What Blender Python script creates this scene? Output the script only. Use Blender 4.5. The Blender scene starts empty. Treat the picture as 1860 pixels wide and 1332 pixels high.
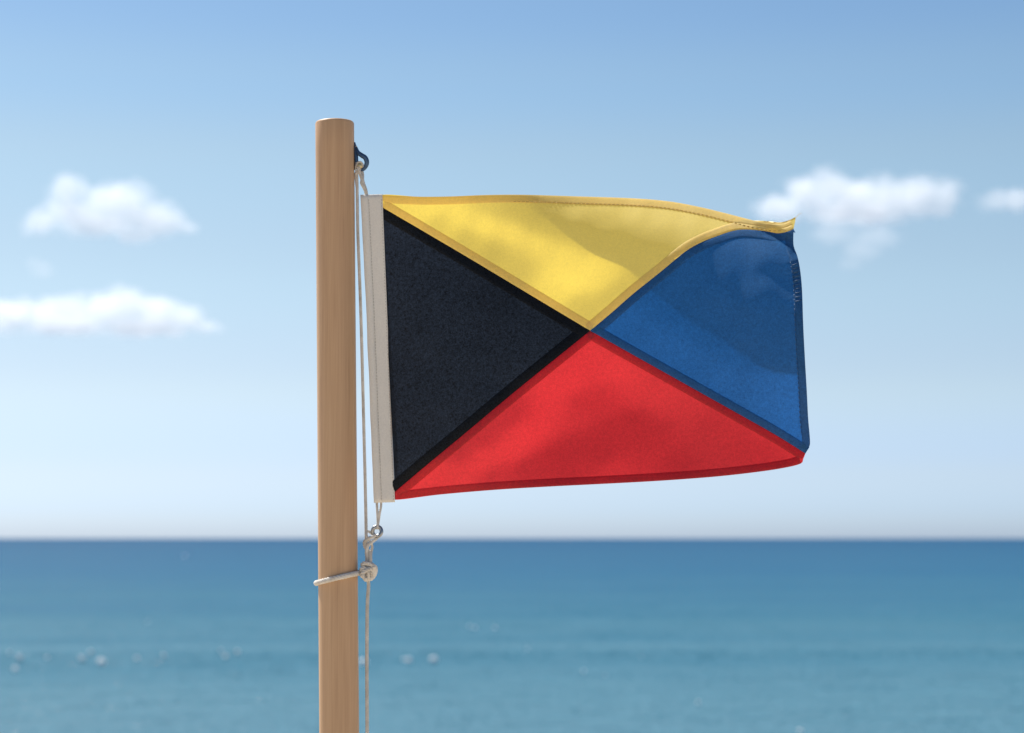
import bpy, bmesh, math, random
import numpy as np
from mathutils import Vector, Matrix, noise as mn
R = math.radians
random.seed(7)
sc = bpy.context.scene
C = sc.collection

# ------------------------------------------------------------------ camera
EYE = 2.6            # eye above the water
FPX = 70.0 / 36.0 * 1860.0
PITCH = math.atan((978.3 - 666.0) / FPX)
D = 3.06             # metres from the camera to the plane of the pole and flag
cam_d = bpy.data.cameras.new('camera')
cam = bpy.data.objects.new('camera', cam_d)
C.objects.link(cam)
cam.location = (0, 0, EYE)
cam.rotation_euler = (R(90) + PITCH, 0, 0)
cam_d.lens = 70.0
cam_d.sensor_width = 36.0
cam_d.clip_start = 0.05
cam_d.clip_end = 200000
cam_d.dof.use_dof = True
cam_d.dof.focus_distance = 3.07
cam_d.dof.aperture_fstop = 4.6
sc.camera = cam

# ------------------------------------------------------------------ sky, sun, exposure
SUN = Vector((-0.38, 0.40, 0.83)).normalized()     # towards the sun
world = bpy.data.worlds.new("World")
sc.world = world
world.use_nodes = True
wn = world.node_tree.nodes
bg = wn['Background']
sky = wn.new('ShaderNodeTexSky')
sky.sky_type = 'NISHITA'
sky.sun_disc = False
sky.sun_elevation = math.asin(SUN.z)
sky.sun_rotation = math.atan2(SUN.x, SUN.y)
sky.altitude = 0
sky.air_density = 0.45
sky.dust_density = 0.8
sky.ozone_density = 2.0
# sea-level haze: the sky's colour balance by height above the horizon, alike in every direction
wl = world.node_tree.links
w_tc = wn.new('ShaderNodeTexCoord')
w_sep = wn.new('ShaderNodeSeparateXYZ'); wl.new(w_tc.outputs['Generated'], w_sep.inputs[0])
w_map = wn.new('ShaderNodeMapRange'); w_map.inputs['From Max'].default_value = 0.5; wl.new(w_sep.outputs['Z'], w_map.inputs['Value'])
w_ramp = wn.new('ShaderNodeValToRGB'); w_ramp.color_ramp.interpolation = 'EASE'
HAZE = [(0.0, (.82, .93, 1.08)), (.010, (.87, .96, 1.07)), (.036, (.95, .95, .95)), (.077, (1.14, 1.06, .88)), (.133, (1.24, 1.20, .94)), (.187, (1.26, 1.28, 1.0)),
        (.225, (1.13, 1.26, 1.07)), (.262, (1.0, 1.19, 1.10)), (.36, (1.04, 1.14, 1.08)), (.5, (1.0, 1.05, 1.02))]
while len(w_ramp.color_ramp.elements) < len(HAZE): w_ramp.color_ramp.elements.new(0.5)
for e_, (z_, c_) in zip(w_ramp.color_ramp.elements, HAZE):
    e_.position = z_ / 0.5; e_.color = tuple(v / 2 for v in c_) + (1,)
wl.new(w_map.outputs[0], w_ramp.inputs[0])
w_mul = wn.new('ShaderNodeVectorMath'); w_mul.operation = 'MULTIPLY'
wl.new(sky.outputs[0], w_mul.inputs[0]); wl.new(w_ramp.outputs[0], w_mul.inputs[1])
w_sc = wn.new('ShaderNodeVectorMath'); w_sc.operation = 'SCALE'; w_sc.inputs['Scale'].default_value = 2.0 * 0.16 / 0.15
wl.new(w_mul.outputs[0], w_sc.inputs[0]); wl.new(w_sc.outputs[0], bg.inputs[0])
bg.inputs[1].default_value = 0.075
sun_d = bpy.data.lights.new('sun', 'SUN')
sun_d.energy = 3.7
sun_d.angle = R(0.53)
sun_d.color = (1.0, 0.96, 0.90)
sun = bpy.data.objects.new('sun', sun_d)
C.objects.link(sun)
sun.rotation_euler = SUN.to_track_quat('Z', 'Y').to_euler()
sun.location = (-3, 3, 9)

sc.view_settings.view_transform = 'Standard'
sc.view_settings.look = 'None'
sc.view_settings.gamma = 1
sc.view_settings.exposure = 1.0
sc.view_settings.use_curve_mapping = False
sc.cycles.use_denoising = True
sc.cycles.max_bounces = 26
sc.cycles.diffuse_bounces = 6
sc.cycles.transmission_bounces = 8
sc.cycles.volume_bounces = 24
sc.cycles.caustics_reflective = False
sc.cycles.caustics_refractive = False
sc.cycles.volume_step_rate = 1.0
sc.cycles.volume_max_steps = 256

# ------------------------------------------------------------------ helpers
cp, sp = math.cos(PITCH), math.sin(PITCH)
def at(px, py, y=D):
    """world point at ground distance y that the photograph shows at pixel px, py"""
    a = (px - 930.0) / FPX
    b = -(py - 666.0) / FPX
    dy = cp - b * sp
    dz = sp + b * cp
    return Vector((a / dy * y, y, EYE + dz / dy * y))

S = D / FPX          # metres per photo pixel at the flag

def tag(o, label=None, cat=None, group=None, kind=None):
    if label: o['label'] = label
    if cat: o['category'] = cat
    if group: o['group'] = group
    if kind: o['kind'] = kind
    return o

def empty(name, loc):
    o = bpy.data.objects.new(name, None)
    o.location = loc
    o.empty_display_size = 0.05
    C.objects.link(o)
    return o

def mesh_obj(name, verts, faces, mat, parent=None, smooth=True, uvs=None):
    me = bpy.data.meshes.new(name)
    me.from_pydata([tuple(v) for v in verts], [], faces)
    me.materials.append(mat)
    if smooth:
        me.polygons.foreach_set('use_smooth', [True] * len(me.polygons))
    if uvs is not None:
        l = me.uv_layers.new(name='uv')
        for lp in me.loops:
            l.data[lp.index].uv = uvs[lp.vertex_index]
    me.update()
    o = bpy.data.objects.new(name, me)
    C.objects.link(o)
    if parent is not None:
        o.parent = parent
        o.matrix_parent_inverse = Matrix.Translation(-parent.location)
    return o

def smooth_path(pts, n):
    """Catmull-Rom through pts, n samples per span"""
    P = [Vector(p) for p in pts]
    P = [P[0] * 2 - P[1]] + P + [P[-1] * 2 - P[-2]]
    out = []
    for i in range(1, len(P) - 2):
        for k in range(n):
            t = k / n
            a, b, c, d = P[i - 1], P[i], P[i + 1], P[i + 2]
            out.append(0.5 * ((2 * b) + (c - a) * t + (2 * a - 5 * b + 4 * c - d) * t * t + (3 * b - a - 3 * c + d) * t ** 3))
    out.append(P[-2].copy())
    return out

def frames(path, closed=False):
    n = len(path)
    T = []
    for i in range(n):
        if closed:
            t = path[(i + 1) % n] - path[i - 1]
        else:
            t = path[min(i + 1, n - 1)] - path[max(i - 1, 0)]
        T.append(t.normalized())
    up = Vector((0, -1, 0.02))
    if abs(T[0].dot(up)) > 0.9: up = Vector((1, 0, 0))
    N = []
    u = (up - T[0] * up.dot(T[0])).normalized()
    for i in range(n):
        u = (u - T[i] * u.dot(T[i])).normalized()
        N.append(u.copy())
    return T, N

def tube(path, rad, seg=10, V=None, F=None, closed=False, caps=True):
    if V is None: V, F = [], []
    n = len(path)
    T, N = frames(path, closed)
    base = len(V)
    for i in range(n):
        b = T[i].cross(N[i])
        r = rad(i / (n - 1)) if callable(rad) else rad
        for k in range(seg):
            a = 2 * math.pi * k / seg
            V.append(path[i] + N[i] * (math.cos(a) * r) + b * (math.sin(a) * r))
    m = n if closed else n - 1
    for i in range(m):
        for k in range(seg):
            a = base + i * seg + k
            b = base + i * seg + (k + 1) % seg
            c = base + ((i + 1) % n) * seg + (k + 1) % seg
            d = base + ((i + 1) % n) * seg + k
            F.append((a, b, c, d))
    if caps and not closed:
        F.append(tuple(base + k for k in range(seg))[::-1])
        F.append(tuple(base + (n - 1) * seg + k for k in range(seg)))
    return V, F

def twisted(path, rad, lay, V=None, F=None, strands=3, seg=7, phase=0.0, closed=False):
    """laid rope: strands wound round the path, one turn every lay metres"""
    if V is None: V, F = [], []
    # resample evenly
    L = [0]
    for i in range(1, len(path)): L.append(L[-1] + (path[i] - path[i - 1]).length)
    n = max(6, int(L[-1] / (lay / 9)))
    P = []
    j = 0
    for i in range(n + 1):
        s = L[-1] * i / n
        while j < len(L) - 2 and L[j + 1] < s: j += 1
        t = (s - L[j]) / max(1e-9, L[j + 1] - L[j])
        P.append(path[j].lerp(path[j + 1], min(1, t)))
    T, N = frames(P)
    sr = rad * 0.47
    for k in range(strands):
        q = []
        for i in range(n + 1):
            a = phase + 2 * math.pi * (k / strands + L[-1] * i / n / lay)
            b = T[i].cross(N[i])
            q.append(P[i] + N[i] * (math.cos(a) * (rad - sr)) + b * (math.sin(a) * (rad - sr)))
        tube(q, sr, seg, V, F)
    return V, F

# ------------------------------------------------------------------ materials
def mat(name):
    m = bpy.data.materials.new(name)
    m.use_nodes = True
    nt = m.node_tree
    b = nt.nodes.get('Principled BSDF')
    return m, nt, b
def nd(nt, typ, **kw):
    n = nt.nodes.new(typ)
    for k, v in kw.items():
        setattr(n, k, v)
    return n
def mth(nt, op, a, b=None, c=None, clamp=False):
    n = nt.nodes.new('ShaderNodeMath'); n.operation = op; n.use_clamp = clamp
    for i, x in enumerate((a, b, c)):
        if x is None: continue
        if isinstance(x, (int, float)): n.inputs[i].default_value = x
        else: nt.links.new(x, n.inputs[i])
    return n.outputs[0]
def ramp(nt, fac, stops):
    n = nt.nodes.new('ShaderNodeValToRGB')
    while len(n.color_ramp.elements) < len(stops): n.color_ramp.elements.new(0.5)
    for e, (p, c) in zip(n.color_ramp.elements, stops):
        e.position = p
        e.color = (*c, 1) if not isinstance(c, float) else (c, c, c, 1)
    nt.links.new(fac, n.inputs[0])
    return n.outputs[0]
def noise_tex(nt, vec, scale, detail=3, rough=0.55, dist=0.0):
    n = nt.nodes.new('ShaderNodeTexNoise')
    n.inputs['Scale'].default_value = scale
    n.inputs['Detail'].default_value = detail
    n.inputs['Roughness'].default_value = rough
    n.inputs['Distortion'].default_value = dist
    nt.links.new(vec, n.inputs['Vector'])
    return n.outputs['Fac']
def mapping(nt, scale, loc=(0, 0, 0), rot=(0, 0, 0), src='Object'):
    tc = nt.nodes.new('ShaderNodeTexCoord')
    mp = nt.nodes.new('ShaderNodeMapping')
    mp.inputs['Scale'].default_value = scale
    mp.inputs['Location'].default_value = loc
    mp.inputs['Rotation'].default_value = rot
    nt.links.new(tc.outputs[src], mp.inputs['Vector'])
    return mp.outputs[0]

def cloth(name, front, through, tmix=0.5, fleck=0.25, sheen=0.15, fleck_scale=520, bump=0.4, gloss=1.0):
    """woven bunting: diffuse front, light passing through, weave grain"""
    m, nt, b = mat(name)
    nt.nodes.remove(b)
    out = nt.nodes['Material Output']
    v = mapping(nt, (1, 1, 1))
    n1 = noise_tex(nt, v, fleck_scale, 2, 0.6)
    n2 = noise_tex(nt, v, 9, 3, 0.5)
    n3 = noise_tex(nt, v, fleck_scale * 0.42, 2, 0.6)
    # weave: crossed fine waves on the flag's own coordinates
    uv = mapping(nt, (1, 1, 1), src='UV')
    sep = nt.nodes.new('ShaderNodeSeparateXYZ'); nt.links.new(uv, sep.inputs[0])
    wx = mth(nt, 'SINE', mth(nt, 'MULTIPLY', sep.outputs[0], 2 * math.pi * 900))
    wy = mth(nt, 'SINE', mth(nt, 'MULTIPLY', sep.outputs[1], 2 * math.pi * 900))
    weave = mth(nt, 'MULTIPLY', wx, wy)
    g = mth(nt, 'ADD', mth(nt, 'MULTIPLY', n1, 0.6), mth(nt, 'MULTIPLY', n3, 0.4))
    gain = ramp(nt, g, [(0.36, 1.0 - fleck), (0.64, 1.0 + fleck)])
    slow = ramp(nt, n2, [(0.3, 0.96), (0.7, 1.04)])
    def tint(col):
        mx = nt.nodes.new('ShaderNodeVectorMath'); mx.operation = 'SCALE'
        mx.inputs[0].default_value = col
        nt.links.new(mth(nt, 'MULTIPLY', gain, slow), mx.inputs['Scale'])
        return mx.outputs[0]
    bmp = nt.nodes.new('ShaderNodeBump')
    bmp.inputs['Strength'].default_value = bump
    bmp.inputs['Distance'].default_value = 0.0004
    h = mth(nt, 'ADD', g, mth(nt, 'MULTIPLY', weave, 0.25))
    nt.links.new(h, bmp.inputs['Height'])
    di = nt.nodes.new('ShaderNodeBsdfDiffuse')
    tr = nt.nodes.new('ShaderNodeBsdfTranslucent')
    sh = nt.nodes.new('ShaderNodeBsdfSheen')
    sh.inputs['Roughness'].default_value = 0.5
    sh.inputs['Color'].default_value = (sheen, sheen, sheen, 1)
    nt.links.new(tint(front), di.inputs['Color'])
    nt.links.new(tint(through), tr.inputs['Color'])
    for x in (di, sh): nt.links.new(bmp.outputs[0], x.inputs['Normal'])
    mx = nt.nodes.new('ShaderNodeMixShader'); mx.inputs[0].default_value = tmix
    nt.links.new(di.outputs[0], mx.inputs[1]); nt.links.new(tr.outputs[0], mx.inputs[2])
    gl = nt.nodes.new('ShaderNodeBsdfGlossy'); gl.inputs['Roughness'].default_value = 0.6
    nt.links.new(bmp.outputs[0], gl.inputs['Normal'])
    mg = nt.nodes.new('ShaderNodeMixShader')
    geo = nt.nodes.new('ShaderNodeNewGeometry')
    dt = nt.nodes.new('ShaderNodeVectorMath'); dt.operation = 'DOT_PRODUCT'
    nt.links.new(geo.outputs['Normal'], dt.inputs[0]); nt.links.new(geo.outputs['Incoming'], dt.inputs[1])
    fz = mth(nt, 'POWER', mth(nt, 'SUBTRACT', 1.0, mth(nt, 'ABSOLUTE', dt.outputs['Value'])), 3.0)
    nt.links.new(mth(nt, 'MULTIPLY', mth(nt, 'ADD', mth(nt, 'MULTIPLY', fz, 0.06), 0.055), gloss, clamp=True), mg.inputs[0])
    nt.links.new(mx.outputs[0], mg.inputs[1]); nt.links.new(gl.outputs[0], mg.inputs[2])
    mx = mg
    ad = nt.nodes.new('ShaderNodeAddShader')
    nt.links.new(mx.outputs[0], ad.inputs[0]); nt.links.new(sh.outputs[0], ad.inputs[1])
    nt.links.new(ad.outputs[0], out.inputs['Surface'])
    return m

M_yellow = cloth('yellow_bunting', (0.92, 0.75, 0.22), (0.93, 0.68, 0.06), 0.43, 0.06, 0.03)
M_blue = cloth('blue_bunting', (0.028, 0.145, 0.35), (0.005, 0.080, 0.31), 0.42, 0.22, 0.01, gloss=.36)
M_red = cloth('red_bunting', (0.38, 0.016, 0.028), (0.76, 0.028, 0.030), 0.48, 0.16, 0.01, gloss=.6)
M_black = cloth('black_bunting', (0.006, 0.008, 0.012), (0.0125, 0.0185, 0.031), 0.5, 0.85, 0.01, fleck_scale=560, gloss=.3)
M_canvas = cloth('cream_canvas', (0.80, 0.76, 0.69), (0.55, 0.50, 0.43), 0.10, 0.06, 0.05, 700, 0.6)

def thread_mat(name, col):
    m, nt, b = mat(name)
    v = mapping(nt, (1, 1, 1))
    n = noise_tex(nt, v, 900, 2)
    c = ramp(nt, n, [(0.3, tuple(x * 0.75 for x in col)), (0.7, tuple(min(1, x * 1.15) for x in col))])
    nt.links.new(c, b.inputs['Base Color'])
    b.inputs['Roughness'].default_value = 0.6
    return m
M_thread_y = thread_mat('yellow_thread', (0.62, 0.42, 0.10))
M_thread_b = thread_mat('blue_thread', (0.03, 0.10, 0.22))

def rope_mat():
    m, nt, b = mat('rope_fibre')
    v = mapping(nt, (1, 1, 1))
    n = noise_tex(nt, v, 1100, 3, 0.6)
    n2 = noise_tex(nt, v, 60, 2, 0.6)
    c = ramp(nt, mth(nt, 'ADD', mth(nt, 'MULTIPLY', n, 0.5), mth(nt, 'MULTIPLY', n2, 0.5)),
             [(0.32, (0.40, 0.365, 0.32)), (0.5, (0.64, 0.60, 0.54)), (0.7, (0.82, 0.79, 0.73))])
    nt.links.new(c, b.inputs['Base Color'])
    b.inputs['Roughness'].default_value = 0.85
    bm = nt.nodes.new('ShaderNodeBump'); bm.inputs['Strength'].default_value = 0.5; bm.inputs['Distance'].default_value = 0.0004
    nt.links.new(n, bm.inputs['Height']); nt.links.new(bm.outputs[0], b.inputs['Normal'])
    return m
M_rope = rope_mat()

def steel_mat(name, col, rough, metal=1.0):
    m, nt, b = mat(name)
    v = mapping(nt, (1, 1, 1))
    n = noise_tex(nt, v, 180, 4, 0.6)
    c = ramp(nt, n, [(0.3, tuple(x * 0.6 for x in col)), (0.7, col)])
    nt.links.new(c, b.inputs['Base Color'])
    b.inputs['Metallic'].default_value = metal
    nt.links.new(ramp(nt, n, [(0.3, rough * 1.3), (0.7, rough * 0.8)]), b.inputs['Roughness'])
    return m
M_steel = steel_mat('galvanised_steel', (0.42, 0.43, 0.44), 0.32)
M_dark = steel_mat('blued_steel', (0.05, 0.11, 0.22), 0.38, 0.5)

def wood_mat():
    m, nt, b = mat('varnished_wood')
    v = mapping(nt, (1, 1, 0.02))
    v2 = mapping(nt, (1, 1, 0.05), loc=(3, 5, 1))
    g1 = noise_tex(nt, v, 260, 4, 0.65, 0.4)
    g2 = noise_tex(nt, v2, 60, 3, 0.55, 0.6)
    v3 = mapping(nt, (1, 1, 0.3))
    g3 = noise_tex(nt, v3, 7, 3, 0.5)
    v4 = mapping(nt, (1, 1, 0.012), loc=(9, 2, 4))
    g4 = noise_tex(nt, v4, 700, 2, 0.5)
    s = mth(nt, 'ADD', mth(nt, 'ADD', mth(nt, 'MULTIPLY', g1, 0.35), mth(nt, 'MULTIPLY', g2, 0.3)),
            mth(nt, 'ADD', mth(nt, 'MULTIPLY', g3, 0.2), mth(nt, 'MULTIPLY', g4, 0.15)))
    c = ramp(nt, s, [(0.34, (0.40, 0.235, 0.125)), (0.46, (0.50, 0.31, 0.175)), (0.56, (0.55, 0.35, 0.20)), (0.68, (0.61, 0.41, 0.25))])
    nt.links.new(c, b.inputs['Base Color'])
    b.inputs['Roughness'].default_value = 0.5
    b.inputs['Specular IOR Level'].default_value = 0.35
    bm = nt.nodes.new('ShaderNodeBump'); bm.inputs['Strength'].default_value = 0.25; bm.inputs['Distance'].default_value = 0.0006
    nt.links.new(s, bm.inputs['Height']); nt.links.new(bm.outputs[0], b.inputs['Normal'])
    return m
M_wood = wood_mat()

def sand_mat():
    m, nt, b = mat('beach_sand')
    v = mapping(nt, (1, 1, 1))
    n = noise_tex(nt, v, 90, 6, 0.7)
    n2 = noise_tex(nt, v, 0.7, 4, 0.6)
    c = ramp(nt, mth(nt, 'ADD', mth(nt, 'MULTIPLY', n, 0.4), mth(nt, 'MULTIPLY', n2, 0.6)),
             [(0.3, (0.42, 0.34, 0.25)), (0.7, (0.62, 0.53, 0.41))])
    nt.links.new(c, b.inputs['Base Color'])
    b.inputs['Roughness'].default_value = 0.95
    bm = nt.nodes.new('ShaderNodeBump'); bm.inputs['Strength'].default_value = 0.6; bm.inputs['Distance'].default_value = 0.01
    nt.links.new(n, bm.inputs['Height']); nt.links.new(bm.outputs[0], b.inputs['Normal'])
    return m
M_sand = sand_mat()

def sea_mat():
    m, nt, b = mat('sea_water')
    tc = nt.nodes.new('ShaderNodeTexCoord')
    sep = nt.nodes.new('ShaderNodeSeparateXYZ'); nt.links.new(tc.outputs['Object'], sep.inputs[0])
    v = mapping(nt, (0.55, 1, 1))
    big = noise_tex(nt, mapping(nt, (0.02, 0.09, 1)), 1, 4, 0.6)
    patch = noise_tex(nt, mapping(nt, (0.18, 0.5, 1), loc=(4, 7, 0)), 1, 3, 0.6)
    # the sandy bottom falls away from the beach: paler, greener water near, deep blue far out
    dist = mth(nt, 'LOGARITHM', mth(nt, 'MAXIMUM', sep.outputs[1], 10.0), 10.0)
    wob = mth(nt, 'ADD', dist, mth(nt, 'MULTIPLY', mth(nt, 'SUBTRACT', big, 0.5), 0.6))
    wob = mth(nt, 'ADD', wob, mth(nt, 'MULTIPLY', mth(nt, 'SUBTRACT', patch, 0.5), 0.2))
    f = mth(nt, 'DIVIDE', mth(nt, 'SUBTRACT', wob, 1.3), 1.8)
    c = ramp(nt, f, [(0.0, (0.062, 0.150, 0.200)), (0.12, (0.052, 0.145, 0.198)), (0.28, (0.024, 0.112, 0.172)), (0.5, (0.012, 0.088, 0.168)), (1.0, (0.006, 0.066, 0.148))])
    # ripple slopes, not filtered with distance, so far water still mirrors the higher sky
    def slope(scale, sx, amp, loc):
        n = nt.nodes.new('ShaderNodeTexNoise'); n.inputs['Scale'].default_value = scale; n.inputs['Detail'].default_value = 4; n.inputs['Roughness'].default_value = 0.6
        nt.links.new(mapping(nt, (sx, 1, 1), loc=loc), n.inputs['Vector'])
        a = nt.nodes.new('ShaderNodeVectorMath'); a.operation = 'SUBTRACT'; a.inputs[1].default_value = (.5, .5, .5)
        nt.links.new(n.outputs['Color'], a.inputs[0])
        q = nt.nodes.new('ShaderNodeVectorMath'); q.operation = 'MULTIPLY'; q.inputs[1].default_value = (amp * sx, amp, 0)
        nt.links.new(a.outputs[0], q.inputs[0])
        return q.outputs[0]
    geo = nt.nodes.new('ShaderNodeNewGeometry')
    acc = geo.outputs['Normal']
    for ar in ((12.0, .7, 2.6, (7, 1, 0)), (3.0, .5, .95, (1, 2, 0)), (0.7, .4, .4, (5, 3, 0))):
        a = nt.nodes.new('ShaderNodeVectorMath'); a.operation = 'ADD'
        nt.links.new(acc, a.inputs[0]); nt.links.new(slope(*ar), a.inputs[1]); acc = a.outputs[0]
    nz = nt.nodes.new('ShaderNodeVectorMath'); nz.operation = 'NORMALIZE'; nt.links.new(acc, nz.inputs[0])
    nt.nodes.remove(b)
    body = nt.nodes.new('ShaderNodeBsdfDiffuse'); nt.links.new(c, body.inputs['Color']); nt.links.new(nz.outputs[0], body.inputs['Normal'])
    refl = nt.nodes.new('ShaderNodeBsdfGlossy'); refl.inputs['Roughness'].default_value = 0.2; nt.links.new(nz.outputs[0], refl.inputs['Normal'])
    dt = nt.nodes.new('ShaderNodeVectorMath'); dt.operation = 'DOT_PRODUCT'
    nt.links.new(nz.outputs[0], dt.inputs[0]); nt.links.new(geo.outputs['Incoming'], dt.inputs[1])
    fz = mth(nt, 'POWER', mth(nt, 'SUBTRACT', 1.0, mth(nt, 'ABSOLUTE', dt.outputs['Value'])), 5.0)
    mix = nt.nodes.new('ShaderNodeMixShader')
    nt.links.new(mth(nt, 'ADD', mth(nt, 'MULTIPLY', fz, 0.26), 0.02, clamp=True), mix.inputs[0])
    nt.links.new(body.outputs[0], mix.inputs[1]); nt.links.new(refl.outputs[0], mix.inputs[2])
    nt.links.new(mix.outputs[0], nt.nodes['Material Output'].inputs['Surface'])
    return m
M_sea = sea_mat()

def glint_mat():  # white translucent stand-in for the sun's glints on the sea
    m, nt, b = mat('sun_glint')
    v = mapping(nt, (1, 1, 1))
    n = noise_tex(nt, v, 30, 4, 0.6)
    nt.links.new(ramp(nt, n, [(0.3, (0.7, 0.75, 0.78)), (0.7, (0.9, 0.92, 0.93))]), b.inputs['Base Color'])
    b.inputs['Roughness'].default_value = 0.6
    tr = nt.nodes.new('ShaderNodeBsdfTranslucent'); tr.inputs['Color'].default_value = (.95, .97, .98, 1)
    mx = nt.nodes.new('ShaderNodeMixShader'); mx.inputs[0].default_value = 0.55
    nt.links.new(b.outputs[0], mx.inputs[1]); nt.links.new(tr.outputs[0], mx.inputs[2]); nt.links.new(mx.outputs[0], nt.nodes['Material Output'].inputs['Surface'])
    return m
M_glint = glint_mat()

# ------------------------------------------------------------------ sea and beach
def swell(x, y):
    """wave height at a point of the sea (numpy arrays)"""
    h = np.zeros_like(x)
    rng = np.random.RandomState(3)
    for lam, amp, spread in ((16, .055, .25), (9, .045, .35), (6, .035, .5), (4.1, .026, .7), (2.9, .02, .9), (2.0, .013, 1.1), (1.4, .009, 1.2), (.95, .006, 1.3)):
        for q in range(3):
            th = rng.normal(0, spread)
            k = 2 * math.pi / (lam * rng.uniform(.8, 1.25))
            ph = rng.uniform(0, 6.28)
            a = k * (y * math.cos(th) + x * math.sin(th)) + ph
            h += amp / 2.6 * (1 - 2 * np.abs(np.sin(a / 2)) ** 0.8) * 0.5
    # the one long low roller about to break, about forty metres out
    crest = 44.0 + 1.6 * np.sin(x * 0.055 + 0.6) + 0.07 * x
    t = (y - crest)
    env = 0.35 + 0.65 * np.exp(-((x + 6) / 22.0) ** 2)
    h += 0.2 * env * np.exp(-(np.where(t < 0, t / 1.6, t / 4.5)) ** 2)
    fade = np.clip((400 - y) / 250, 0, 1)
    return h * fade

ys = [6.0]
while ys[-1] < 320: ys.append(ys[-1] + max(0.16, ys[-1] * 0.0045))
while ys[-1] < 60000: ys.append(ys[-1] * 1.06)
ys = np.array(ys)
cols = 330
uu = np.linspace(-1, 1, cols)
Xg = np.outer(14 + 0.55 * ys, uu)
Yg = np.repeat(ys[:, None], cols, 1)
Zg = swell(Xg, Yg)
V = np.stack([Xg, Yg, Zg], -1).reshape(-1, 3)
nr = len(ys)
idx = np.arange(nr * cols).reshape(nr, cols)
F = np.stack([idx[:-1, :-1], idx[:-1, 1:], idx[1:, 1:], idx[1:, :-1]], -1).reshape(-1, 4)
me = bpy.data.meshes.new('sea')
me.vertices.add(len(V)); me.vertices.foreach_set('co', V.ravel())
me.loops.add(F.size); me.loops.foreach_set('vertex_index', F.ravel())
me.polygons.add(len(F)); me.polygons.foreach_set('loop_start', np.arange(0, F.size, 4)); me.polygons.foreach_set('loop_total', np.full(len(F), 4))
me.update(); me.validate()
me.polygons.foreach_set('use_smooth', [True] * len(me.polygons))
me.materials.append(M_sea)
sea = bpy.data.objects.new('sea', me); C.objects.link(sea)
tag(sea, kind='structure')

# beach under the camera and the pole, sloping under the water
bx = np.linspace(-60, 60, 121); by = np.concatenate([np.linspace(-60, 0, 30)[:-1], np.linspace(0, 24, 60)])
V, F = [], []
for j, y in enumerate(by):
    for i, x in enumerate(bx):
        z = 1.0 if y < 6 else 1.0 - (y - 6) * 0.105
        z += 0.03 * mn.noise(Vector((x * .6, y * .6, 0))) + 0.015 * mn.noise(Vector((x * 2.2, y * 2.2, 5)))
        V.append((x, y, z))
for j in range(len(by) - 1):
    for i in range(len(bx) - 1):
        a = j * len(bx) + i
        F.append((a, a + 1, a + 1 + len(bx), a + len(bx)))
beach = mesh_obj('sand', V, F, M_sand); tag(beach, kind='structure')

# sun glints on the roller, modelled as small white blobs on the water
def sea_point(px, py):
    dirn = at(px, py, 1.0)
    sl = dirn.z - EYE
    yy = np.arange(22, 900, .04)
    below = EYE + sl * yy <= swell(dirn.x * yy, yy)
    y = float(yy[np.argmax(below)]) if below.any() else 900.0
    return at(px, py, y)
flecks = [(35,1199,1.0),(27,1219,.8),(17,1188,.5),(85,1197,.5),(150,1200,.85),(165,1187,.6),(185,1207,1.0),(247,1198,.55),(297,1194,.6),(411,1195,.6),(431,1187,.65),(400,1184,.4),
          (660,1207,1.25),(741,1203,1.0),(788,1203,1.0),(733,1200,.5),(862,1143,.7),(852,1140,.5),(900,1142,.5),(958,1180,.45),(1060,1221,.5),(1268,1278,.65),(335,1012,.35),(1455,1330,.8),(1100,1228,.35),(1165,1195,.3),(268,1132,.35),(600,1180,.4)]
bm = bmesh.new()
for (px, py, s) in flecks:
    p = sea_point(px, py)
    r = (0.096 if px < 820 else 0.07) * s * (p.y / 42.0)
    for q in range(2):
        mt = Matrix.Translation(p + Vector((random.gauss(0, r * .2), random.gauss(0, r * .2), r * .5 + random.uniform(-.15, .15) * r))) @ Matrix.Diagonal((r * random.uniform(.6, .9), r * .6, r * random.uniform(.55, .85), 1))
        bmesh.ops.create_icosphere(bm, subdivisions=2, radius=1, matrix=mt)
me = bpy.data.meshes.new('sea_glints'); bm.to_mesh(me); bm.free()
me.materials.append(M_glint)
me.polygons.foreach_set('use_smooth', [True] * len(me.polygons))
sun_glint = bpy.data.objects.new('sea_glints', me); C.objects.link(sun_glint)
tag(sun_glint, 'white flecks standing in for sun glints along the low wave on the blue sea', 'sun_glint', kind='stuff')

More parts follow.
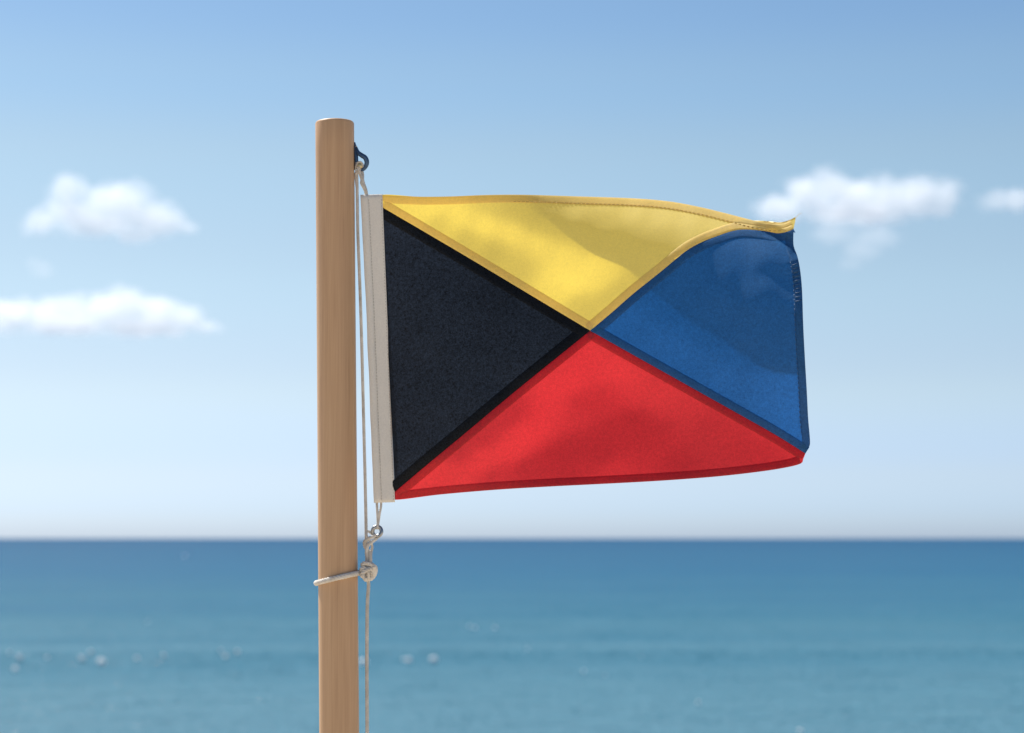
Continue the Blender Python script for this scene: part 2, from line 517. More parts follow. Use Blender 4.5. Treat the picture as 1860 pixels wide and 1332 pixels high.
# ------------------------------------------------------------------ clouds: real volumes over two kilometres out
def cloud(name, label, dist, blobs, density=0.04, wisp=0.0, seed=0, thr=0.28, amp=0.85, grow=1.2, group='small white clouds'):
    """blobs: (px, py, rx_px, ry_px) in the photograph at the given distance"""
    k = dist / FPX
    B = []
    for (px, py, rx, ry) in blobs:
        c = at(px, py, dist)
        B.append((c, rx * k * grow, ry * k * grow))
    ctr = sum((b[0] for b in B), Vector()) / len(B)
    root_loc = Vector((ctr.x, ctr.y, ctr.z))
    bm = bmesh.new()
    for i, (c, rx, ry) in enumerate(B):
        mt = Matrix.Translation(c - root_loc) @ Matrix.Diagonal((rx * 1.08, max(rx, ry) * 0.6, ry * 1.08, 1))
        bmesh.ops.create_icosphere(bm, subdivisions=3, radius=1, matrix=mt)
    me = bpy.data.meshes.new(name); bm.to_mesh(me); bm.free()
    o = bpy.data.objects.new(name, me); C.objects.link(o)
    o.location = root_loc
    rm = o.modifiers.new('union', 'REMESH'); rm.mode = 'VOXEL'; rm.voxel_size = 5.0 * k
    m = bpy.data.materials.new(name + '_vapour'); m.use_nodes = True
    nt = m.node_tree
    nt.nodes.remove(nt.nodes['Principled BSDF'])
    out = nt.nodes['Material Output']
    tc = nt.nodes.new('ShaderNodeTexCoord')
    vec = tc.outputs['Object']
    # billowing displacement of the lookup point
    n0 = nt.nodes.new('ShaderNodeTexNoise'); n0.inputs['Scale'].default_value = 1 / (38 * k); n0.inputs['Detail'].default_value = 3
    off = nt.nodes.new('ShaderNodeVectorMath'); off.operation = 'ADD'; off.inputs[1].default_value = (seed * 91.0, seed * 37.0, 0)
    nt.links.new(vec, off.inputs[0])
    nt.links.new(off.outputs[0], n0.inputs['Vector'])
    field = None
    for (c, rx, ry) in B:
        d = c - root_loc
        s1 = nt.nodes.new('ShaderNodeVectorMath'); s1.operation = 'SUBTRACT'; s1.inputs[1].default_value = d
        nt.links.new(vec, s1.inputs[0])
        s2 = nt.nodes.new('ShaderNodeVectorMath'); s2.operation = 'MULTIPLY'; s2.inputs[1].default_value = (1 / rx, 1 / (max(rx, ry) * .55), 1 / ry)
        nt.links.new(s1.outputs[0], s2.inputs[0])
        s3 = nt.nodes.new('ShaderNodeVectorMath'); s3.operation = 'LENGTH'
        nt.links.new(s2.outputs[0], s3.inputs[0])
        f = mth(nt, 'SUBTRACT', 1.0, s3.outputs['Value'])
        field = f if field is None else mth(nt, 'SMOOTH_MAX', field, f, 0.25)
    nz = mth(nt, 'MULTIPLY', mth(nt, 'SUBTRACT', n0.outputs['Fac'], 0.5), amp)
    n1 = nt.nodes.new('ShaderNodeTexNoise'); n1.inputs['Scale'].default_value = 1 / (11 * k); n1.inputs['Detail'].default_value = 4; n1.inputs['Roughness'].default_value = .6
    nt.links.new(off.outputs[0], n1.inputs['Vector'])
    nz2 = mth(nt, 'MULTIPLY', mth(nt, 'SUBTRACT', n1.outputs['Fac'], 0.5), amp * .5)
    tot = mth(nt, 'ADD', mth(nt, 'ADD', field, nz), nz2)
    dn = nt.nodes.new('ShaderNodeMapRange'); dn.interpolation_type = 'SMOOTHSTEP'
    dn.inputs['From Min'].default_value = thr - 0.12; dn.inputs['From Max'].default_value = thr + 0.5
    dn.inputs['To Min'].default_value = 0.0; dn.inputs['To Max'].default_value = density
    nt.links.new(tot, dn.inputs['Value'])
    pv = nt.nodes.new('ShaderNodeVolumePrincipled')
    pv.inputs['Color'].default_value = (0.999, 0.999, 0.999, 1)
    pv.inputs['Anisotropy'].default_value = 0.3
    nt.links.new(dn.outputs[0], pv.inputs['Density'])
    nt.links.new(pv.outputs[0], out.inputs['Volume'])
    m.cycles.volume_step_rate = 1.0
    me.materials.append(m)
    tag(o, label, 'cloud', group)
    return o

cloud('cloud', 'puffy white cloud at upper left, humped on top and tapering to the right', 2600,
      [(75,405,48,34),(130,345,50,42),(140,392,70,46),(195,370,62,52),(235,372,62,56),(265,395,66,52),(300,402,52,34),(335,414,34,16),(180,405,80,36),(250,425,50,24)], seed=1)
cloud('cloud', 'long flat white cloud low at left, running out past the photo edge', 3000,
      [(-60,585,90,34),(20,572,70,38),(80,570,70,36),(135,566,60,40),(190,565,66,48),(230,558,60,50),(280,570,66,44),(330,580,60,34),(370,595,42,20),(120,590,110,24),(260,595,110,22)], seed=2)
cloud('cloud', 'broad soft white cloud at right behind the lifted flag corner', 2800,
      [(1420,378,62,36),(1465,355,64,46),(1505,345,56,46),(1550,358,70,44),(1610,358,70,46),(1670,355,66,46),(1710,358,50,42),(1560,385,130,30),(1680,378,60,22)], seed=3)
cloud('cloud', 'small white cloud cut off by the right edge of the photo', 2900,
      [(1812,366,46,28),(1850,366,54,32),(1905,360,64,38)], seed=4, density=0.025)
cloud('cloud_wisp', 'faint torn wisp hanging below the broad cloud at right', 2700,
      [(1520,425,60,30),(1560,452,50,30),(1590,430,60,26),(1545,480,30,14)], seed=5, density=0.009, thr=.22)
cloud('cloud_wisp', 'tiny faint wisp between the two clouds at left', 2700,
      [(76,490,30,20),(60,478,22,14)], seed=6, density=0.008, thr=.22)

# ------------------------------------------------------------------ flagpole
p_top = at(608, 221, D); p_bot = at(616.2, 1332, D)
axis = (p_top - p_bot).normalized()
ground = p_bot - axis * ((p_bot.z - 0.85) / axis.z)
PR = 35.6 * S
pole = empty('flagpole', ground)
tag(pole, 'round varnished brown wooden pole standing upright with the flag flying from it', 'pole')
L = (p_top - ground).length
T = axis; U = Vector((1, 0, 0)); U = (U - T * U.dot(T)).normalized(); W = T.cross(U)
V, F = [], []
seg = 72
prof = [(PR, 0)]
for i in range(1, 60): prof.append((PR, (L - 0.004) * i / 60))
prof += [(PR, L - 0.004), (PR - 0.0008, L - 0.0018), (PR - 0.0022, L - 0.0005), (PR - 0.0042, L), (PR * .5, L + .0003)]
for j, (r, h) in enumerate(prof):
    for k in range(seg):
        a = 2 * math.pi * k / seg
        rr = r * (1 + 0.006 * mn.noise(Vector((math.cos(a) * 1.2, math.sin(a) * 1.2, h * 1.5))))
        q = ground + T * h + (U * math.cos(a) + W * math.sin(a)) * rr
        V.append(q)
for j in range(len(prof) - 1):
    for k in range(seg):
        F.append((j * seg + k, j * seg + (k + 1) % seg, (j + 1) * seg + (k + 1) % seg, (j + 1) * seg + k))
V.append(ground + T * (L + .0003)); b0 = (len(prof) - 1) * seg
for k in range(seg): F.append((b0 + k, b0 + (k + 1) % seg, len(V) - 1))
mesh_obj('shaft', V, F, M_wood, pole)

# steel eye strap screwed to the right-hand side of the pole, with its hook
def ell(c, rx, ry, rz, V, F, n=16, m=10):
    b = len(V)
    for j in range(1, m):
        t = math.pi * j / m
        for i in range(n):
            a = 2 * math.pi * i / n
            V.append(c + Vector((rx * math.sin(t) * math.cos(a), ry * math.sin(t) * math.sin(a), rz * math.cos(t))))
    V.append(c + Vector((0, 0, rz))); V.append(c - Vector((0, 0, rz)))
    for j in range(m - 2):
        for i in range(n):
            F.append((b + j * n + i, b + (j + 1) * n + i, b + (j + 1) * n + (i + 1) % n, b + j * n + (i + 1) % n))
    for i in range(n):
        F.append((len(V) - 2, b + i, b + (i + 1) % n))
        F.append((len(V) - 1, b + (m - 2) * n + (i + 1) % n, b + (m - 2) * n + i))
YF = D - 0.002
pth = smooth_path([at(643.5, 259, D), at(645.5, 272, D - .001), at(646.8, 286, D - .001), at(647, 300, D - .001), at(645.5, 309, D)], 6)
V, F = tube(pth, lambda t: S * (1.6 + 2.4 * math.sin(math.pi * min(1, t * .9 + .05))), 12)
fit = mesh_obj('eye_strap', V, F, M_dark, pole)
pth = smooth_path([at(646, 268, D), at(650, 277, D - .003), at(657, 282.5, D - .005), at(663.5, 287, D - .005), at(666.3, 295, D - .004), at(664, 303, D - .002), at(658.5, 308.5, D), at(652, 309, D + .001)], 8)
V, F = tube(pth, lambda t: S * (1.8 + 2.8 * math.sin(math.pi * min(1, .12 + t * .88)) ** .7), 12)
mesh_obj('hook', V, F, M_dark, fit)
for yy_ in (266, 296):
    V, F = [], []
    ell(at(646.8, yy_, D - .0042), S * 1.7, S * 1.3, S * 1.7, V, F, 10, 6)
    mesh_obj('screw', V, F, M_steel, fit)

M_brass = steel_mat('worn_brass', (0.78, 0.62, 0.34), 0.34, 0.75)
V, F = [], []
ell(at(653.3, 301.5, D - .001), S * 6.6, S * 4.6, S * 6.6, V, F, 24, 14)
mesh_obj('sheave', V, F, M_brass, fit)

# ------------------------------------------------------------------ flag: shape of the cloth
X0, X1, Y0, Y1, G = 676.0, 1492.0, 336.0, 924.0, 8.0
gx = int((X1 - X0) / G) + 1; gy = int((Y1 - Y0) / G) + 1
# how far each spot of the cloth leans to or from the sun (front-facing cosine); read off the photograph
lean = [(780,380,-.52),(830,392,-.5),(880,408,-.5),(930,424,-.5),(980,446,-.42),(1030,470,-.45),(1080,486,-.5),(1110,498,-.42),(1040,515,-.58),(1000,518,-.5),(1080,510,-.5),
 (1010,535,-.5),(800,403,-.22),(850,433,-.14),(900,460,-.1),(940,485,-.14),(1100,545,-.16),(1075,570,-.12),(1050,555,-.18),(960,400,-.05),(1000,412,-.02),(1060,428,0),(1120,440,0),(1180,458,.0),(1220,460,.02),(1150,490,-.15),(1130,520,-.18),(1180,500,-.1),
 (900,378,-.15),(950,378,-.02),(1000,364,.30),(1050,368,.46),(1100,372,.52),(1150,380,.54),(1200,386,.54),(1250,396,.52),(1300,404,.46),(1340,406,.4),(1100,396,.22),(1180,408,.32),(1250,420,.32),(1180,430,.1),(1240,440,.12),
 (710,362,-.42),(760,364,-.45),(820,364,-.45),(880,362,-.2),(930,360,0),
 (1290,450,.2),(1265,455,.08),(1330,440,.46),(1370,438,.46),(1400,452,.44),(1425,470,.46),(1290,478,.1),(1320,490,.12),(1340,470,.26),(1370,478,.34),(1260,480,.0),(1400,490,-.15),(1425,494,-.25),(1380,488,.0),(1438,500,-.2),(1390,508,.34),(1420,514,.34),(1440,520,.3),(1360,504,.2),
 (1330,505,.0),(1400,535,-.12),(1250,520,-.12),(1290,610,-.17),(1200,550,-.13),(1300,560,-.16),(1350,580,-.13),(1420,570,-.15),(1150,590,-.3),(1120,598,-.32),(1200,620,-.32),(1260,655,-.28),(1320,690,-.38),(1360,640,-.22),(1420,640,-.24),(1390,700,-.38),(1432,700,-.5),(1436,740,-.6),(1430,775,-.52),(1400,760,-.42),(1452,650,-.3),
 (760,480,-.3),(800,600,-.25),(750,700,-.25),(820,520,-.2),(930,530,-.05),(980,570,-.2),(900,620,-.2),(760,800,-.25),(850,700,-.25),(1020,600,-.2),
 (780,875,-.5),(820,860,-.55),(880,838,-.56),(930,815,-.56),(970,780,-.54),(990,740,-.5),(1000,710,-.5),(1040,680,-.5),(1080,650,-.5),(1110,660,-.46),(1150,690,-.42),(1200,720,-.36),(1250,750,-.28),(830,820,-.22),(880,790,-.2),(930,750,-.22),
 (960,855,-.12),(1010,835,-.06),(1060,810,-.03),(1110,785,0),(1150,765,-.04),(1100,820,-.06),(1190,800,-.08),(1220,840,-.1),(1120,850,-.3),(1180,850,-.2),(1290,790,-.16),(1350,800,-.16),(1400,815,-.15),(1320,835,-.16),(1060,745,-.3),(1100,735,-.28),(1150,725,-.34),(900,870,-.22),(800,890,-.4)]
lx, ly, lz = SUN.x, SUN.y, SUN.z
n = gx * gy
def IX(i, j): return j * gx + i
rows_i, rows_j, rows_v, rhs = [], [], [], []
nrow = 0
def addrow(items, b):
    global nrow
    for c, v in items:
        rows_i.append(nrow); rows_j.append(c); rows_v.append(v)
    rhs.append(b); nrow += 1
LP = np.array([(a, b) for a, b, c in lean]); LG = np.array([c * (.72 if b > 432 and a > 1250 else 1.0) if c > .08 else (-.1 if c > -.1 else c) for a, b, c in lean])
for j in range(gy - 1):
    for i in range(gx - 1):
        px = X0 + (i + .5) * G; py = Y0 + (j + .5) * G
        d2 = ((LP[:, 0] - px) ** 2 + (LP[:, 1] - py) ** 2) + 220.0
        w_ = d2 ** -2.0
        g = float((w_ * LG).sum() / w_.sum())
        w = 1.0 if d2.min() < 3600 else 0.4
        h = G * S
        k = w / (2 * h)      # image y runs down, so dY/dz = -(dY/dpy)
        addrow([(IX(i + 1, j), k * (lx + lz)), (IX(i, j), k * (-lx + lz)), (IX(i + 1, j + 1), k * (lx - lz)), (IX(i, j + 1), k * (-lx - lz))],
               w * (g + ly))
lam = 0.5
for j in range(gy):
    for i in range(gx):
        if 0 < i < gx - 1: addrow([(IX(i - 1, j), lam / (G * S)), (IX(i, j), -2 * lam / (G * S)), (IX(i + 1, j), lam / (G * S))], 0)
        if 0 < j < gy - 1: addrow([(IX(i, j - 1), lam / (G * S)), (IX(i, j), -2 * lam / (G * S)), (IX(i, j + 1), lam / (G * S))], 0)
        addrow([(IX(i, j), 0.3)], 0)
        if i <= 2: addrow([(IX(i, j), 60.0)], 0)
ri = np.array(rows_i); rj = np.array(rows_j); rv = np.array(rows_v); rb = np.array(rhs)
def Ax(x): return np.bincount(ri, rv * x[rj], nrow)
def At(r): return np.bincount(rj, rv * r[ri], n)
diag = np.bincount(rj, rv * rv, n)
x = np.zeros(n); r = At(rb); z = r / diag; p = z.copy(); rz = r @ z
for it in range(1500):
    q = At(Ax(p)); al = rz / (p @ q); x += al * p; r -= al * q
    z = r / diag; rz2 = r @ z
    if rz2 < 1e-12: break
    p = z + (rz2 / rz) * p; rz = rz2
HF = x.reshape(gy, gx)
print('cloth depth range', HF.min(), HF.max(), 'iters', it)
def cubic(a, b, c, d, t):
    return b + 0.5 * t * (c - a + t * (2 * a - 5 * b + 4 * c - d + t * (3 * (b - c) + d - a)))
def depth(px, py):
    fx = min(max((px - X0) / G, 1.001), gx - 2.001); fy = min(max((py - Y0) / G, 1.001), gy - 2.001)
    i = int(fx); j = int(fy); tx = fx - i; ty = fy - j
    v = [cubic(HF[jj, i - 1], HF[jj, i], HF[jj, min(i + 1, gx - 1)], HF[jj, min(i + 2, gx - 1)], tx) for jj in (j - 1, j, min(j + 1, gy - 1), min(j + 2, gy - 1))]
    y = cubic(*v, ty)
    # corner that curls away behind the billow: everything past the line (1385,424)-(1443,462) drops back
    dx, dy = 1443 - 1385, 462 - 424
    ln = math.hypot(dx, dy)
    side = ((px - 1385) * dy - (py - 424) * dx) / ln       # >0 above/right of the line
    along = ((px - 1385) * dx + (py - 424) * dy) / ln
    arc = -side + 0 if False else side - 5 * math.sin(math.pi * min(1, max(0, along / ln)))
    if along > -20:
        w = min(1, (along + 20) / 40.0)
        y += w * (0.016 / (1 + math.exp(-arc / 1.8)) - 0.9 * S * min(22.0, max(0.0, arc)))
    # gathers pulled by the stitching of the fly hem and of the top hem
    e = math.exp(-((px - 1444) / 13.0) ** 2) * math.exp(-((py - 505) / 26.0) ** 2)
    y += 0.0011 * e * math.sin(2 * math.pi * (py + 0.25 * (px - 1444)) / 9.5)
    e = math.exp(-((px - 995) / 50.0) ** 2) * math.exp(-((py - 366) / 12.0) ** 2)
    y += 0.0006 * e * math.sin(2 * math.pi * (px + 1.3 * (py - 356)) / 11.0)
    y += 0.0014 * min(1, max(0, (px - 700) / 60)) * mn.noise(Vector((px / 70.0, py / 70.0, 3)))
    return y
def cl(px, py, off=0.0):
    return at(px, py, D + depth(px, py) - off)

def curve2(pts, n):
    """resample a 2-D Catmull-Rom curve at n+1 points evenly"""
    q = smooth_path([(x, y, 0) for x, y in pts], 12)
    Ls = [0]
    for i in range(1, len(q)): Ls.append(Ls[-1] + (q[i] - q[i - 1]).length)
    out = []
    j = 0
    for i in range(n + 1):
        s = Ls[-1] * i / n
        while j < len(Ls) - 2 and Ls[j + 1] < s: j += 1
        t = (s - Ls[j]) / max(1e-9, Ls[j + 1] - Ls[j])
        w = q[j].lerp(q[j + 1], min(1, t))
        out.append((w.x, w.y))
    return out
CC = (1072, 601)
TLc = (693, 376); BLc = (717, 894); TRc = (1441.5, 416); BRc = (1463, 824)
e_tl = [CC, (1000, 558), (925, 513), (850, 468), (770, 421), TLc]
e_bl = [CC, (1000, 659), (925, 720), (850, 783), (780, 841), BLc]
e_tr = [CC, (1110, 569), (1150, 534), (1200, 494), (1245, 457), (1275, 440), (1300, 430), (1330, 420), (1353, 417), (1389, 420), (1413, 424), (1430, 421), TRc]
e_br = [CC, (1150, 645), (1250, 701), (1350, 757), (1410, 791), BRc]
b_top = [TLc, (692.5, 354.5), (760, 357.5), (820, 357), (880, 354.5), (950, 354), (1050, 357), (1150, 360.5), (1215, 366), (1270, 376), (1320, 388), (1370, 401), (1400, 406.5), (1422, 406.5), (1436, 401), (1445, 395), TRc]
b_right = [TRc, (1441, 438), (1442.5, 450), (1449, 468), (1454, 495), (1457, 530), (1459, 590), (1462, 650), (1465.5, 710), (1468, 760), (1471, 795), (1470.5, 810), BRc]
b_bot = [BRc, (1459, 834), (1455, 842), (1430, 849), (1380, 857), (1300, 866), (1200, 873.5), (1100, 879), (1000, 884), (900, 890), (800, 898.5), (717, 908), BLc]
b_left = [BLc, (713, 800), (708, 700), (703, 600), (698, 480), TLc]

flag = empty('signal_flag', at(700, 630, D))
tag(flag, 'small four-triangle flag of yellow, black, blue and red cloth flying from the wooden pole', 'flag')

def lin(poly, n):
    """resample a polyline without smoothing, keeping its corners"""
    Ls = [0]
    for i in range(1, len(poly)): Ls.append(Ls[-1] + math.dist(poly[i], poly[i - 1]))
    return Ls

def panel(name, sideA, base, sideD, material, ns, ntt, hemw, hemname):
    """triangular cloth panel between the two seams and its outer edge, with its folded hem"""
    A = curve2(sideA, ns); Dd = curve2(sideD, ns)
    # outer edge: keep the sharp corners at either end (first and last spans are short turns)
    Bq = curve2(base, ntt)
    V, F, UV = [], [], []
    for i in range(ns + 1):
        s = i / ns
        for j in range(ntt + 1):
            t = j / ntt
            x = (1 - t) * A[i][0] + t * Dd[i][0] + s * (Bq[j][0] - (1 - t) * Bq[0][0] - t * Bq[-1][0])
            y = (1 - t) * A[i][1] + t * Dd[i][1] + s * (Bq[j][1] - (1 - t) * Bq[0][1] - t * Bq[-1][1])
            V.append(cl(x, y)); UV.append((x * S, y * S))
    for i in range(ns):
        for j in range(ntt):
            a = i * (ntt + 1) + j
            F.append((a, a + ntt + 1, a + ntt + 2, a + 1))
    o = mesh_obj(name, V, F, material, flag, uvs=UV)
    return o

def inward(sd, cx, cy):
    """+1 or -1: which side of the curve the middle of the panel lies on"""
    a = 0
    for i in range(len(sd) // 6, len(sd) * 4 // 6):
        tx = sd[i + 1][0] - sd[i][0]; ty = sd[i + 1][1] - sd[i][1]
        a += (cx - sd[i][0]) * -ty + (cy - sd[i][1]) * tx
    return 1 if a > 0 else -1

def hem(parent, name, sides, others, material, w):
    """folded seam allowances lying on the front of the panel, one strip per side, narrowing where two sides meet"""
    V, F, UV = [], [], []
    allp = [p for sd in others for p in sd]
    cx = sum(p[0] for p in allp) / len(allp); cy = sum(p[1] for p in allp) / len(allp)
    def cross_dist(p, nx, ny, me_):
        best = 1e9
        for sd in others:
            if sd is me_: continue
            for a, b in zip(sd[:-1:2], sd[2::2]):
                ex, ey = b[0] - a[0], b[1] - a[1]
                den = nx * ey - ny * ex
                if abs(den) < 1e-9: continue
                t = ((a[0] - p[0]) * ey - (a[1] - p[1]) * ex) / den
                u = ((a[0] - p[0]) * ny - (a[1] - p[1]) * nx) / den
                if t > 0 and -0.02 <= u <= 1.02: best = min(best, t)
        return best
    prof = [(0.0, 0.0001), (0.04, 0.0006), (0.3, 0.0009), (0.7, 0.0009), (0.93, 0.0007), (1.0, 0.0001)]
    for k, sd in enumerate(sides):
        n_ = len(sd)
        base = len(V)
        sg = inward(sd, cx, cy)
        nn, wl_ = [], []
        for i in range(n_):
            i0 = max(0, i - 3); i1 = min(n_ - 1, i + 3)
            tx = sd[i1][0] - sd[i0][0]; ty = sd[i1][1] - sd[i0][1]
            l = math.hypot(tx, ty)
            nn.append((-ty / l * sg, tx / l * sg))
            wl_.append(min(w, 0.5 * cross_dist(sd[i], nn[-1][0], nn[-1][1], sd)))
        wl_[0] = min(wl_[0], wl_[2]); wl_[1] = min(wl_[1], wl_[2]); wl_[-1] = min(wl_[-1], wl_[-3]); wl_[-2] = min(wl_[-2], wl_[-3])
        for i in range(n_):
            p = sd[i]; nx, ny = nn[i]; ww = wl_[i]
            for (u, h) in prof:
                x = p[0] + nx * ww * u; y = p[1] + ny * ww * u
                x = max(x, 691.5 + 23 * (y - 353.5) / 559.5)
                V.append(cl(x, y, (h + .00025 * k) * (0.2 + 0.8 * min(1, ww / w)))); UV.append((x * S, y * S))
        q = len(prof)
        for i in range(n_ - 1):
            for j in range(q - 1):
                a = base + i * q + j
                F.append((a, a + q, a + q + 1, a + 1))
    return mesh_obj(name, V, F, material, parent, uvs=UV)

def rev(c): return c[::-1]
HW = 14.5
def mk(name, e1, b, e2, material, ns, nt_, edge=None, w=HW):
    p = panel(name, e1, b, e2, material, ns, nt_, w, 'hem')
    s1 = curve2(e1, 120); s2 = curve2(e2, 120)
    sides = [s1, s2]
    if edge: sides.insert(0, curve2(edge, 200))
    hem(p, 'hem', sides, sides, material, w)
    return p
y_p = mk('yellow_panel', e_tl, b_top, e_tr, M_yellow, 150, 220, b_top[1:-2])
b_p = mk('blue_panel', e_tr, b_right, e_br, M_blue, 170, 170, b_right)
r_p = mk('red_panel', e_br, b_bot, e_bl, M_red, 150, 190, b_bot[2:-1])
k_p = mk('black_panel', e_bl, b_left, e_tl, M_black, 130, 130, None, 18.0)

# stitching: short threads along the hems
def stitches(name, curve, parent, material, off_in, step, rng, slant, rad=0.55):
    V, F = [], []
    cx, cy = 1072, 620
    q = curve2(curve, 600)
    acc = 0; last = q[0]; sg = inward(q, cx, cy)
    for i in range(2, len(q) - 2):
        acc += math.dist(q[i], last); last = q[i]
        if acc < step: continue
        acc = 0
        if not (rng[0] <= (q[i][0] if rng[2] == 'x' else q[i][1]) <= rng[1]): continue
        tx = q[i + 2][0] - q[i - 2][0]; ty = q[i + 2][1] - q[i - 2][1]
        l = math.hypot(tx, ty); tx /= l; ty /= l
        nx, ny = -ty * sg, tx * sg
        a = (q[i][0] + nx * off_in[0] - tx * slant, q[i][1] + ny * off_in[0] - ty * slant)
        b = (q[i][0] + nx * off_in[1] + tx * slant, q[i][1] + ny * off_in[1] + ty * slant)
        mid = ((a[0] + b[0]) / 2, (a[1] + b[1]) / 2)
        tube([cl(*a, .0009), cl(*mid, .0017), cl(*b, .0009)], rad * S, 6, V, F)
    o = mesh_obj(name, V, F, material, parent)
    o['kind'] = 'stuff'
    return o
stitches('stitching', b_top[1:], y_p, M_thread_y, (12.5, 12.5), 7.5, (930, 1425, 'x'), 2.4)
stitches('stitching', b_right[2:], b_p, M_thread_b, (3.0, 13.0), 7.5, (476, 548, 'y'), 1.0, 1.0)
stitches('stitching', b_right[2:], b_p, M_thread_b, (15.0, 15.0), 8.5, (470, 790, 'y'), 2.4, .5)

# loose thread at the upper fly corner
V, F = tube(smooth_path([cl(1443, 398, 0), at(1448, 393, D + depth(1443, 398)), at(1451, 389.5, D + depth(1443, 398)), at(1456, 388, D + depth(1443, 398))], 5), 0.35 * S, 6)
mesh_obj('loose_thread', V, F, M_thread_y, flag)

# hoist sleeve: canvas tape with a rope tunnel along its left third
V, F, UV = [], [], []
ns = 90
ring = []
for k in range(40):
    a = k / 40
    ring.append(a)
def sleeve_ring(t):
    """closed cross-section: (fraction across, depth towards the camera)"""
    out = []
    N = 22
    for k in range(N + 1):       # front, left to right
        u = k / N
        tun = math.sqrt(max(0, 1 - ((u - 0.17) / 0.19) ** 2)) if abs(u - .17) < .19 else 0
        out.append((u, 0.0024 + 0.0030 * tun + 0.0005 * math.exp(-((u - .93) / .04) ** 2)))
    for k in range(N, -1, -1):   # back
        u = k / N
        tun = math.sqrt(max(0, 1 - ((u - 0.17) / 0.19) ** 2)) if abs(u - .17) < .19 else 0
        out.append((u, -0.0008 - 0.0030 * tun))
    return out
pr = sleeve_ring(0)
m = len(pr)
for i in range(ns + 1):
    t = i / ns
    y = 353.5 + (913 - 353.5) * t
    xl = 654.5 + 10.0 * min(1, t / .34) if t < .34 else 664.5 + (679 - 664.5) * (t - .34) / .66
    xr = 694.5 + (717.5 - 694.5) * t
    wob = 0.8 * mn.noise(Vector((0, y / 60.0, 2)))
    for (u, h) in pr:
        x = xl + (xr - xl) * u + wob * (1 - u)
        yy = y + 1.2 * (1 - abs(2 * t - 1)) * 0 + (u - .5) * 2.0 * (-1 if t < .5 else -1) * 0.6
        hh = h + 0.0004 * mn.noise(Vector((u * 5, y / 14.0, 7)))
        if t in (0.0, 1.0): hh *= 0.6
        V.append(at(x, yy, D - hh)); UV.append((x * S, yy * S))
for i in range(ns):
    for k in range(m):
        a = i * m + k; b = i * m + (k + 1) % m
        F.append((a, a + m, b + m, b))
F.append(tuple(range(m))); F.append(tuple(range(ns * m, ns * m + m))[::-1])
slv = mesh_obj('hoist_sleeve', V, F, M_canvas, flag, uvs=UV)
# row of stitches closing the rope tunnel
V, F = [], []
y = 362.0
while y < 908:
    t = (y - 353.5) / 559.5
    xl = 654.5 + 10.0 * min(1, t / .34) if t < .34 else 664.5 + (679 - 664.5) * (t - .34) / .66
    xr = 694.5 + 23 * t
    for u in (.37, .94):
        x = xl + (xr - xl) * u
        tube([at(x, y, D - .0023), at(x + .1, y + 1.8, D - .0032), at(x + .2, y + 3.6, D - .0023)], .45 * S, 5, V, F)
    y += 5.6
M_thread_c = thread_mat('cream_thread', (0.5, 0.46, 0.40))
o = mesh_obj('stitching', V, F, M_thread_c, slv); o['kind'] = 'stuff'
# toggle cord out of the bottom of the sleeve
V, F = [], []
twisted(smooth_path([at(684.5, 905, D + .0), at(684.8, 920, D), at(685.8, 935, D), at(686.3, 948, D), at(686, 957, D - .002), at(684.5, 961, D)], 6), 2.6 * S, 0.010, V, F)
twisted(smooth_path([at(692.5, 905, D + .0), at(692, 920, D), at(689.5, 934, D), at(687.5, 947, D + .002), at(686.5, 957, D), at(686, 960, D + .003)], 6), 2.4 * S, 0.010, V, F, phase=1)
mesh_obj('toggle_cord', V, F, M_rope, flag)

# ------------------------------------------------------------------ steel ring under the sleeve
c = at(684.8, 965.5, D)
ring_o = empty('steel_ring', c)
tag(ring_o, 'small grey steel ring linking the cord below the sleeve to the halyard', 'ring')
pts = []
for k in range(40):
    a = 2 * math.pi * k / 40
    pts.append(c + Vector((math.cos(a) * 8.0 * S, 0.0006 * math.sin(a * 2), math.sin(a) * 8.6 * S)))
V, F = tube(pts, 3.5 * S, 12, closed=True)
mesh_obj('hoop', V, F, M_steel, ring_o)

# ------------------------------------------------------------------ halyard
hal = empty('halyard', at(667, 1332, D))
tag(hal, 'thin grey twisted rope running down beside the pole and knotted around it', 'rope')
V, F = twisted(smooth_path([at(647, 312, D + .002), at(648.5, 330, D), at(650, 420, D), at(653.8, 520, D), at(657.5, 640, D), at(660.5, 760, D), at(663, 860, D), at(664.5, 930, D), at(665.5, 985, D), at(668, 1025, D)], 14), 3.1 * S, 0.011)
mesh_obj('upper_line', V, F, M_rope, hal)
V, F = twisted(smooth_path([at(668, 1040, D), at(669.5, 1065, D), at(668, 1085, D), at(667, 1120, D), at(666.5, 1220, D), at(667, 1340, D), at(668, 1700, D), at(664, 2060, D)], 14), 3.5 * S, 0.012)
mesh_obj('lower_line', V, F, M_rope, hal)
# cord turned over the hook and down to the sleeve
V, F = [], []
twisted(smooth_path([at(646.8, 313, D - .002), at(646.5, 303, D - .003), at(650, 295.5, D - .004), at(655, 294.5, D - .004), at(659, 299, D - .003), at(659.5, 305, D - .002)], 8), 1.9 * S, .008, V, F)
twisted(smooth_path([at(651, 303, D - .004), at(653, 313, D - .003), at(657, 323, D - .003), at(660.5, 335, D - .002), at(664, 345, D - .002), at(666, 357, D + .001)], 8), 3.6 * S, 0.011, V, F)
twisted(smooth_path([at(656, 306, D + .002), at(659, 315, D + .001), at(659, 325, D - .001), at(656, 332, D - .004), at(661, 342, D - .003), at(667, 356, D + .001)], 8), 2.6 * S, 0.010, V, F)
twisted(smooth_path([at(655, 306, D - .001), at(649, 313, D - .002), at(645.5, 318, D), at(647, 326, D + .001), at(648.5, 340, D)], 8), 3.0 * S, 0.010, V, F)
mesh_obj('top_hitch', V, F, M_rope, hal)
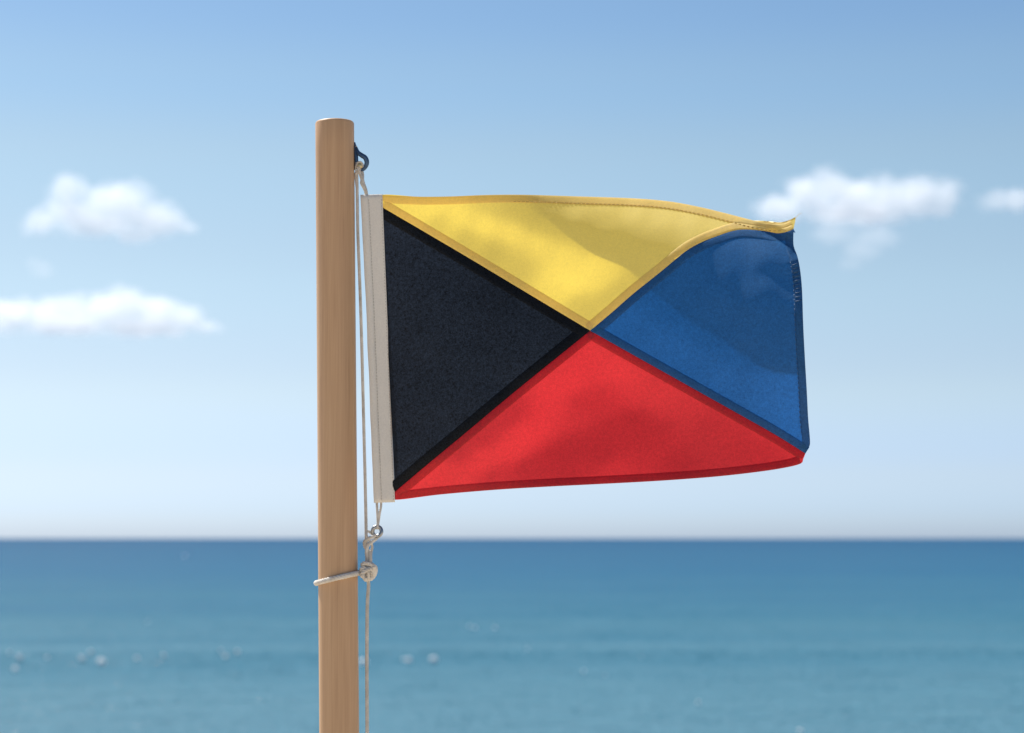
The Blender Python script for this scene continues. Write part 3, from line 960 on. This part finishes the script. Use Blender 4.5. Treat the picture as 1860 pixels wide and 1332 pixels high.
# strands of the knot between the ring and the halyard
V, F = [], []
twisted(smooth_path([at(683, 972, D - .002), at(676, 976, D - .004), at(668, 979, D - .004), at(662, 985, D), at(664, 995, D + .002), at(671, 1003, D), at(672, 1014, D - .002), at(669, 1026, D)], 8), 3.4 * S, .011, V, F)
twisted(smooth_path([at(688, 972, D + .002), at(682, 980, D), at(674, 986, D - .004), at(668, 992, D - .005), at(665.5, 1003, D - .004), at(666.5, 1015, D - .002), at(664, 1026, D)], 8), 3.2 * S, .011, V, F, phase=2)
twisted(smooth_path([at(676, 970, D + .003), at(668, 965, D), at(665, 972, D - .004), at(671, 983, D - .003), at(676, 992, D + .001), at(674, 1006, D + .002), at(674, 1024, D)], 8), 2.6 * S, .010, V, F, phase=4)
mesh_obj('ring_hitch', V, F, M_rope, hal)
# knot cluster
V, F = [], []
kc = (669, 1036)
def loop(cx, cy, rx, ry, tilt, y0, dy, rad, a0=0, turns=1.15):
    q = []
    for k in range(34):
        a = a0 + 2 * math.pi * turns * k / 33
        x = rx * math.cos(a); z = ry * math.sin(a)
        X = x * math.cos(tilt) - z * math.sin(tilt); Z = x * math.sin(tilt) + z * math.cos(tilt)
        q.append(at(cx + X, cy + Z, y0 + dy * math.sin(a * 1.0 + .6)))
    twisted(q, rad * S, .012, V, F, phase=a0)
loop(672, 1035, 11, 9, .9, D - .006, .007, 4.6, 0.3, .9)
loop(668, 1041, 11, 6, -.5, D - .013, .004, 4.6, 2.6, .75)
loop(675, 1040, 6, 12, .35, D - .010, .006, 4.6, 4.4, .8)
loop(666, 1028, 8, 4.5, .25, D - .009, .006, 4.2, 1.0, .9)
loop(671, 1048, 9, 4, -.45, D - .006, .007, 4.2, 5.2, .8)
loop(661, 1036, 5, 4, .2, D - .012, .004, 4.2, 0.2, .9)
mesh_obj('knot', V, F, M_rope, hal)
# turn taken round the pole: front pass rises to the right, back pass hidden
pc = []
axis_at = lambda z: ground + T * ((z - ground.z) / T.z)
front = [(573, 1061), (580, 1059.5), (592, 1055.5), (610, 1051), (628, 1047), (645, 1042.5), (657, 1039)]
q = []
zc = at(610, 1050, D).z
for k in range(60):
    a = math.pi * (1.0 + k / 59 * 1.0)      # left -> front -> right (front is -Y)
    X = -math.cos(a - math.pi)
    f = (1 - math.cos(k / 59 * math.pi)) / 2
    py = 1059.5 - (1059.5 - 1041) * f
    c0 = axis_at(at(612, py, D).z)
    rr = PR + 3.6 * S
    q.append(Vector((c0.x + rr * X, c0.y - rr * math.sin(k / 59 * math.pi), at(612, py, D - rr * math.sin(k / 59 * math.pi)).z)))
q += [at(656, 1039, D - .001), at(662, 1037, D - .004)]
back = []
for k in range(1, 40):
    b = math.pi * k / 39
    f = (1 + math.cos(b)) / 2
    py = 1040 + 19.5 * f
    c0 = axis_at(at(612, py, D).z)
    rr = PR + 3.6 * S
    back.append(Vector((c0.x - rr * math.cos(b), c0.y + rr * math.sin(b), at(612, py, D).z)))
path = list(reversed(back)) + q
V, F = twisted(path, 5.2 * S, .015)
mesh_obj('pole_turn', V, F, M_rope, hal)
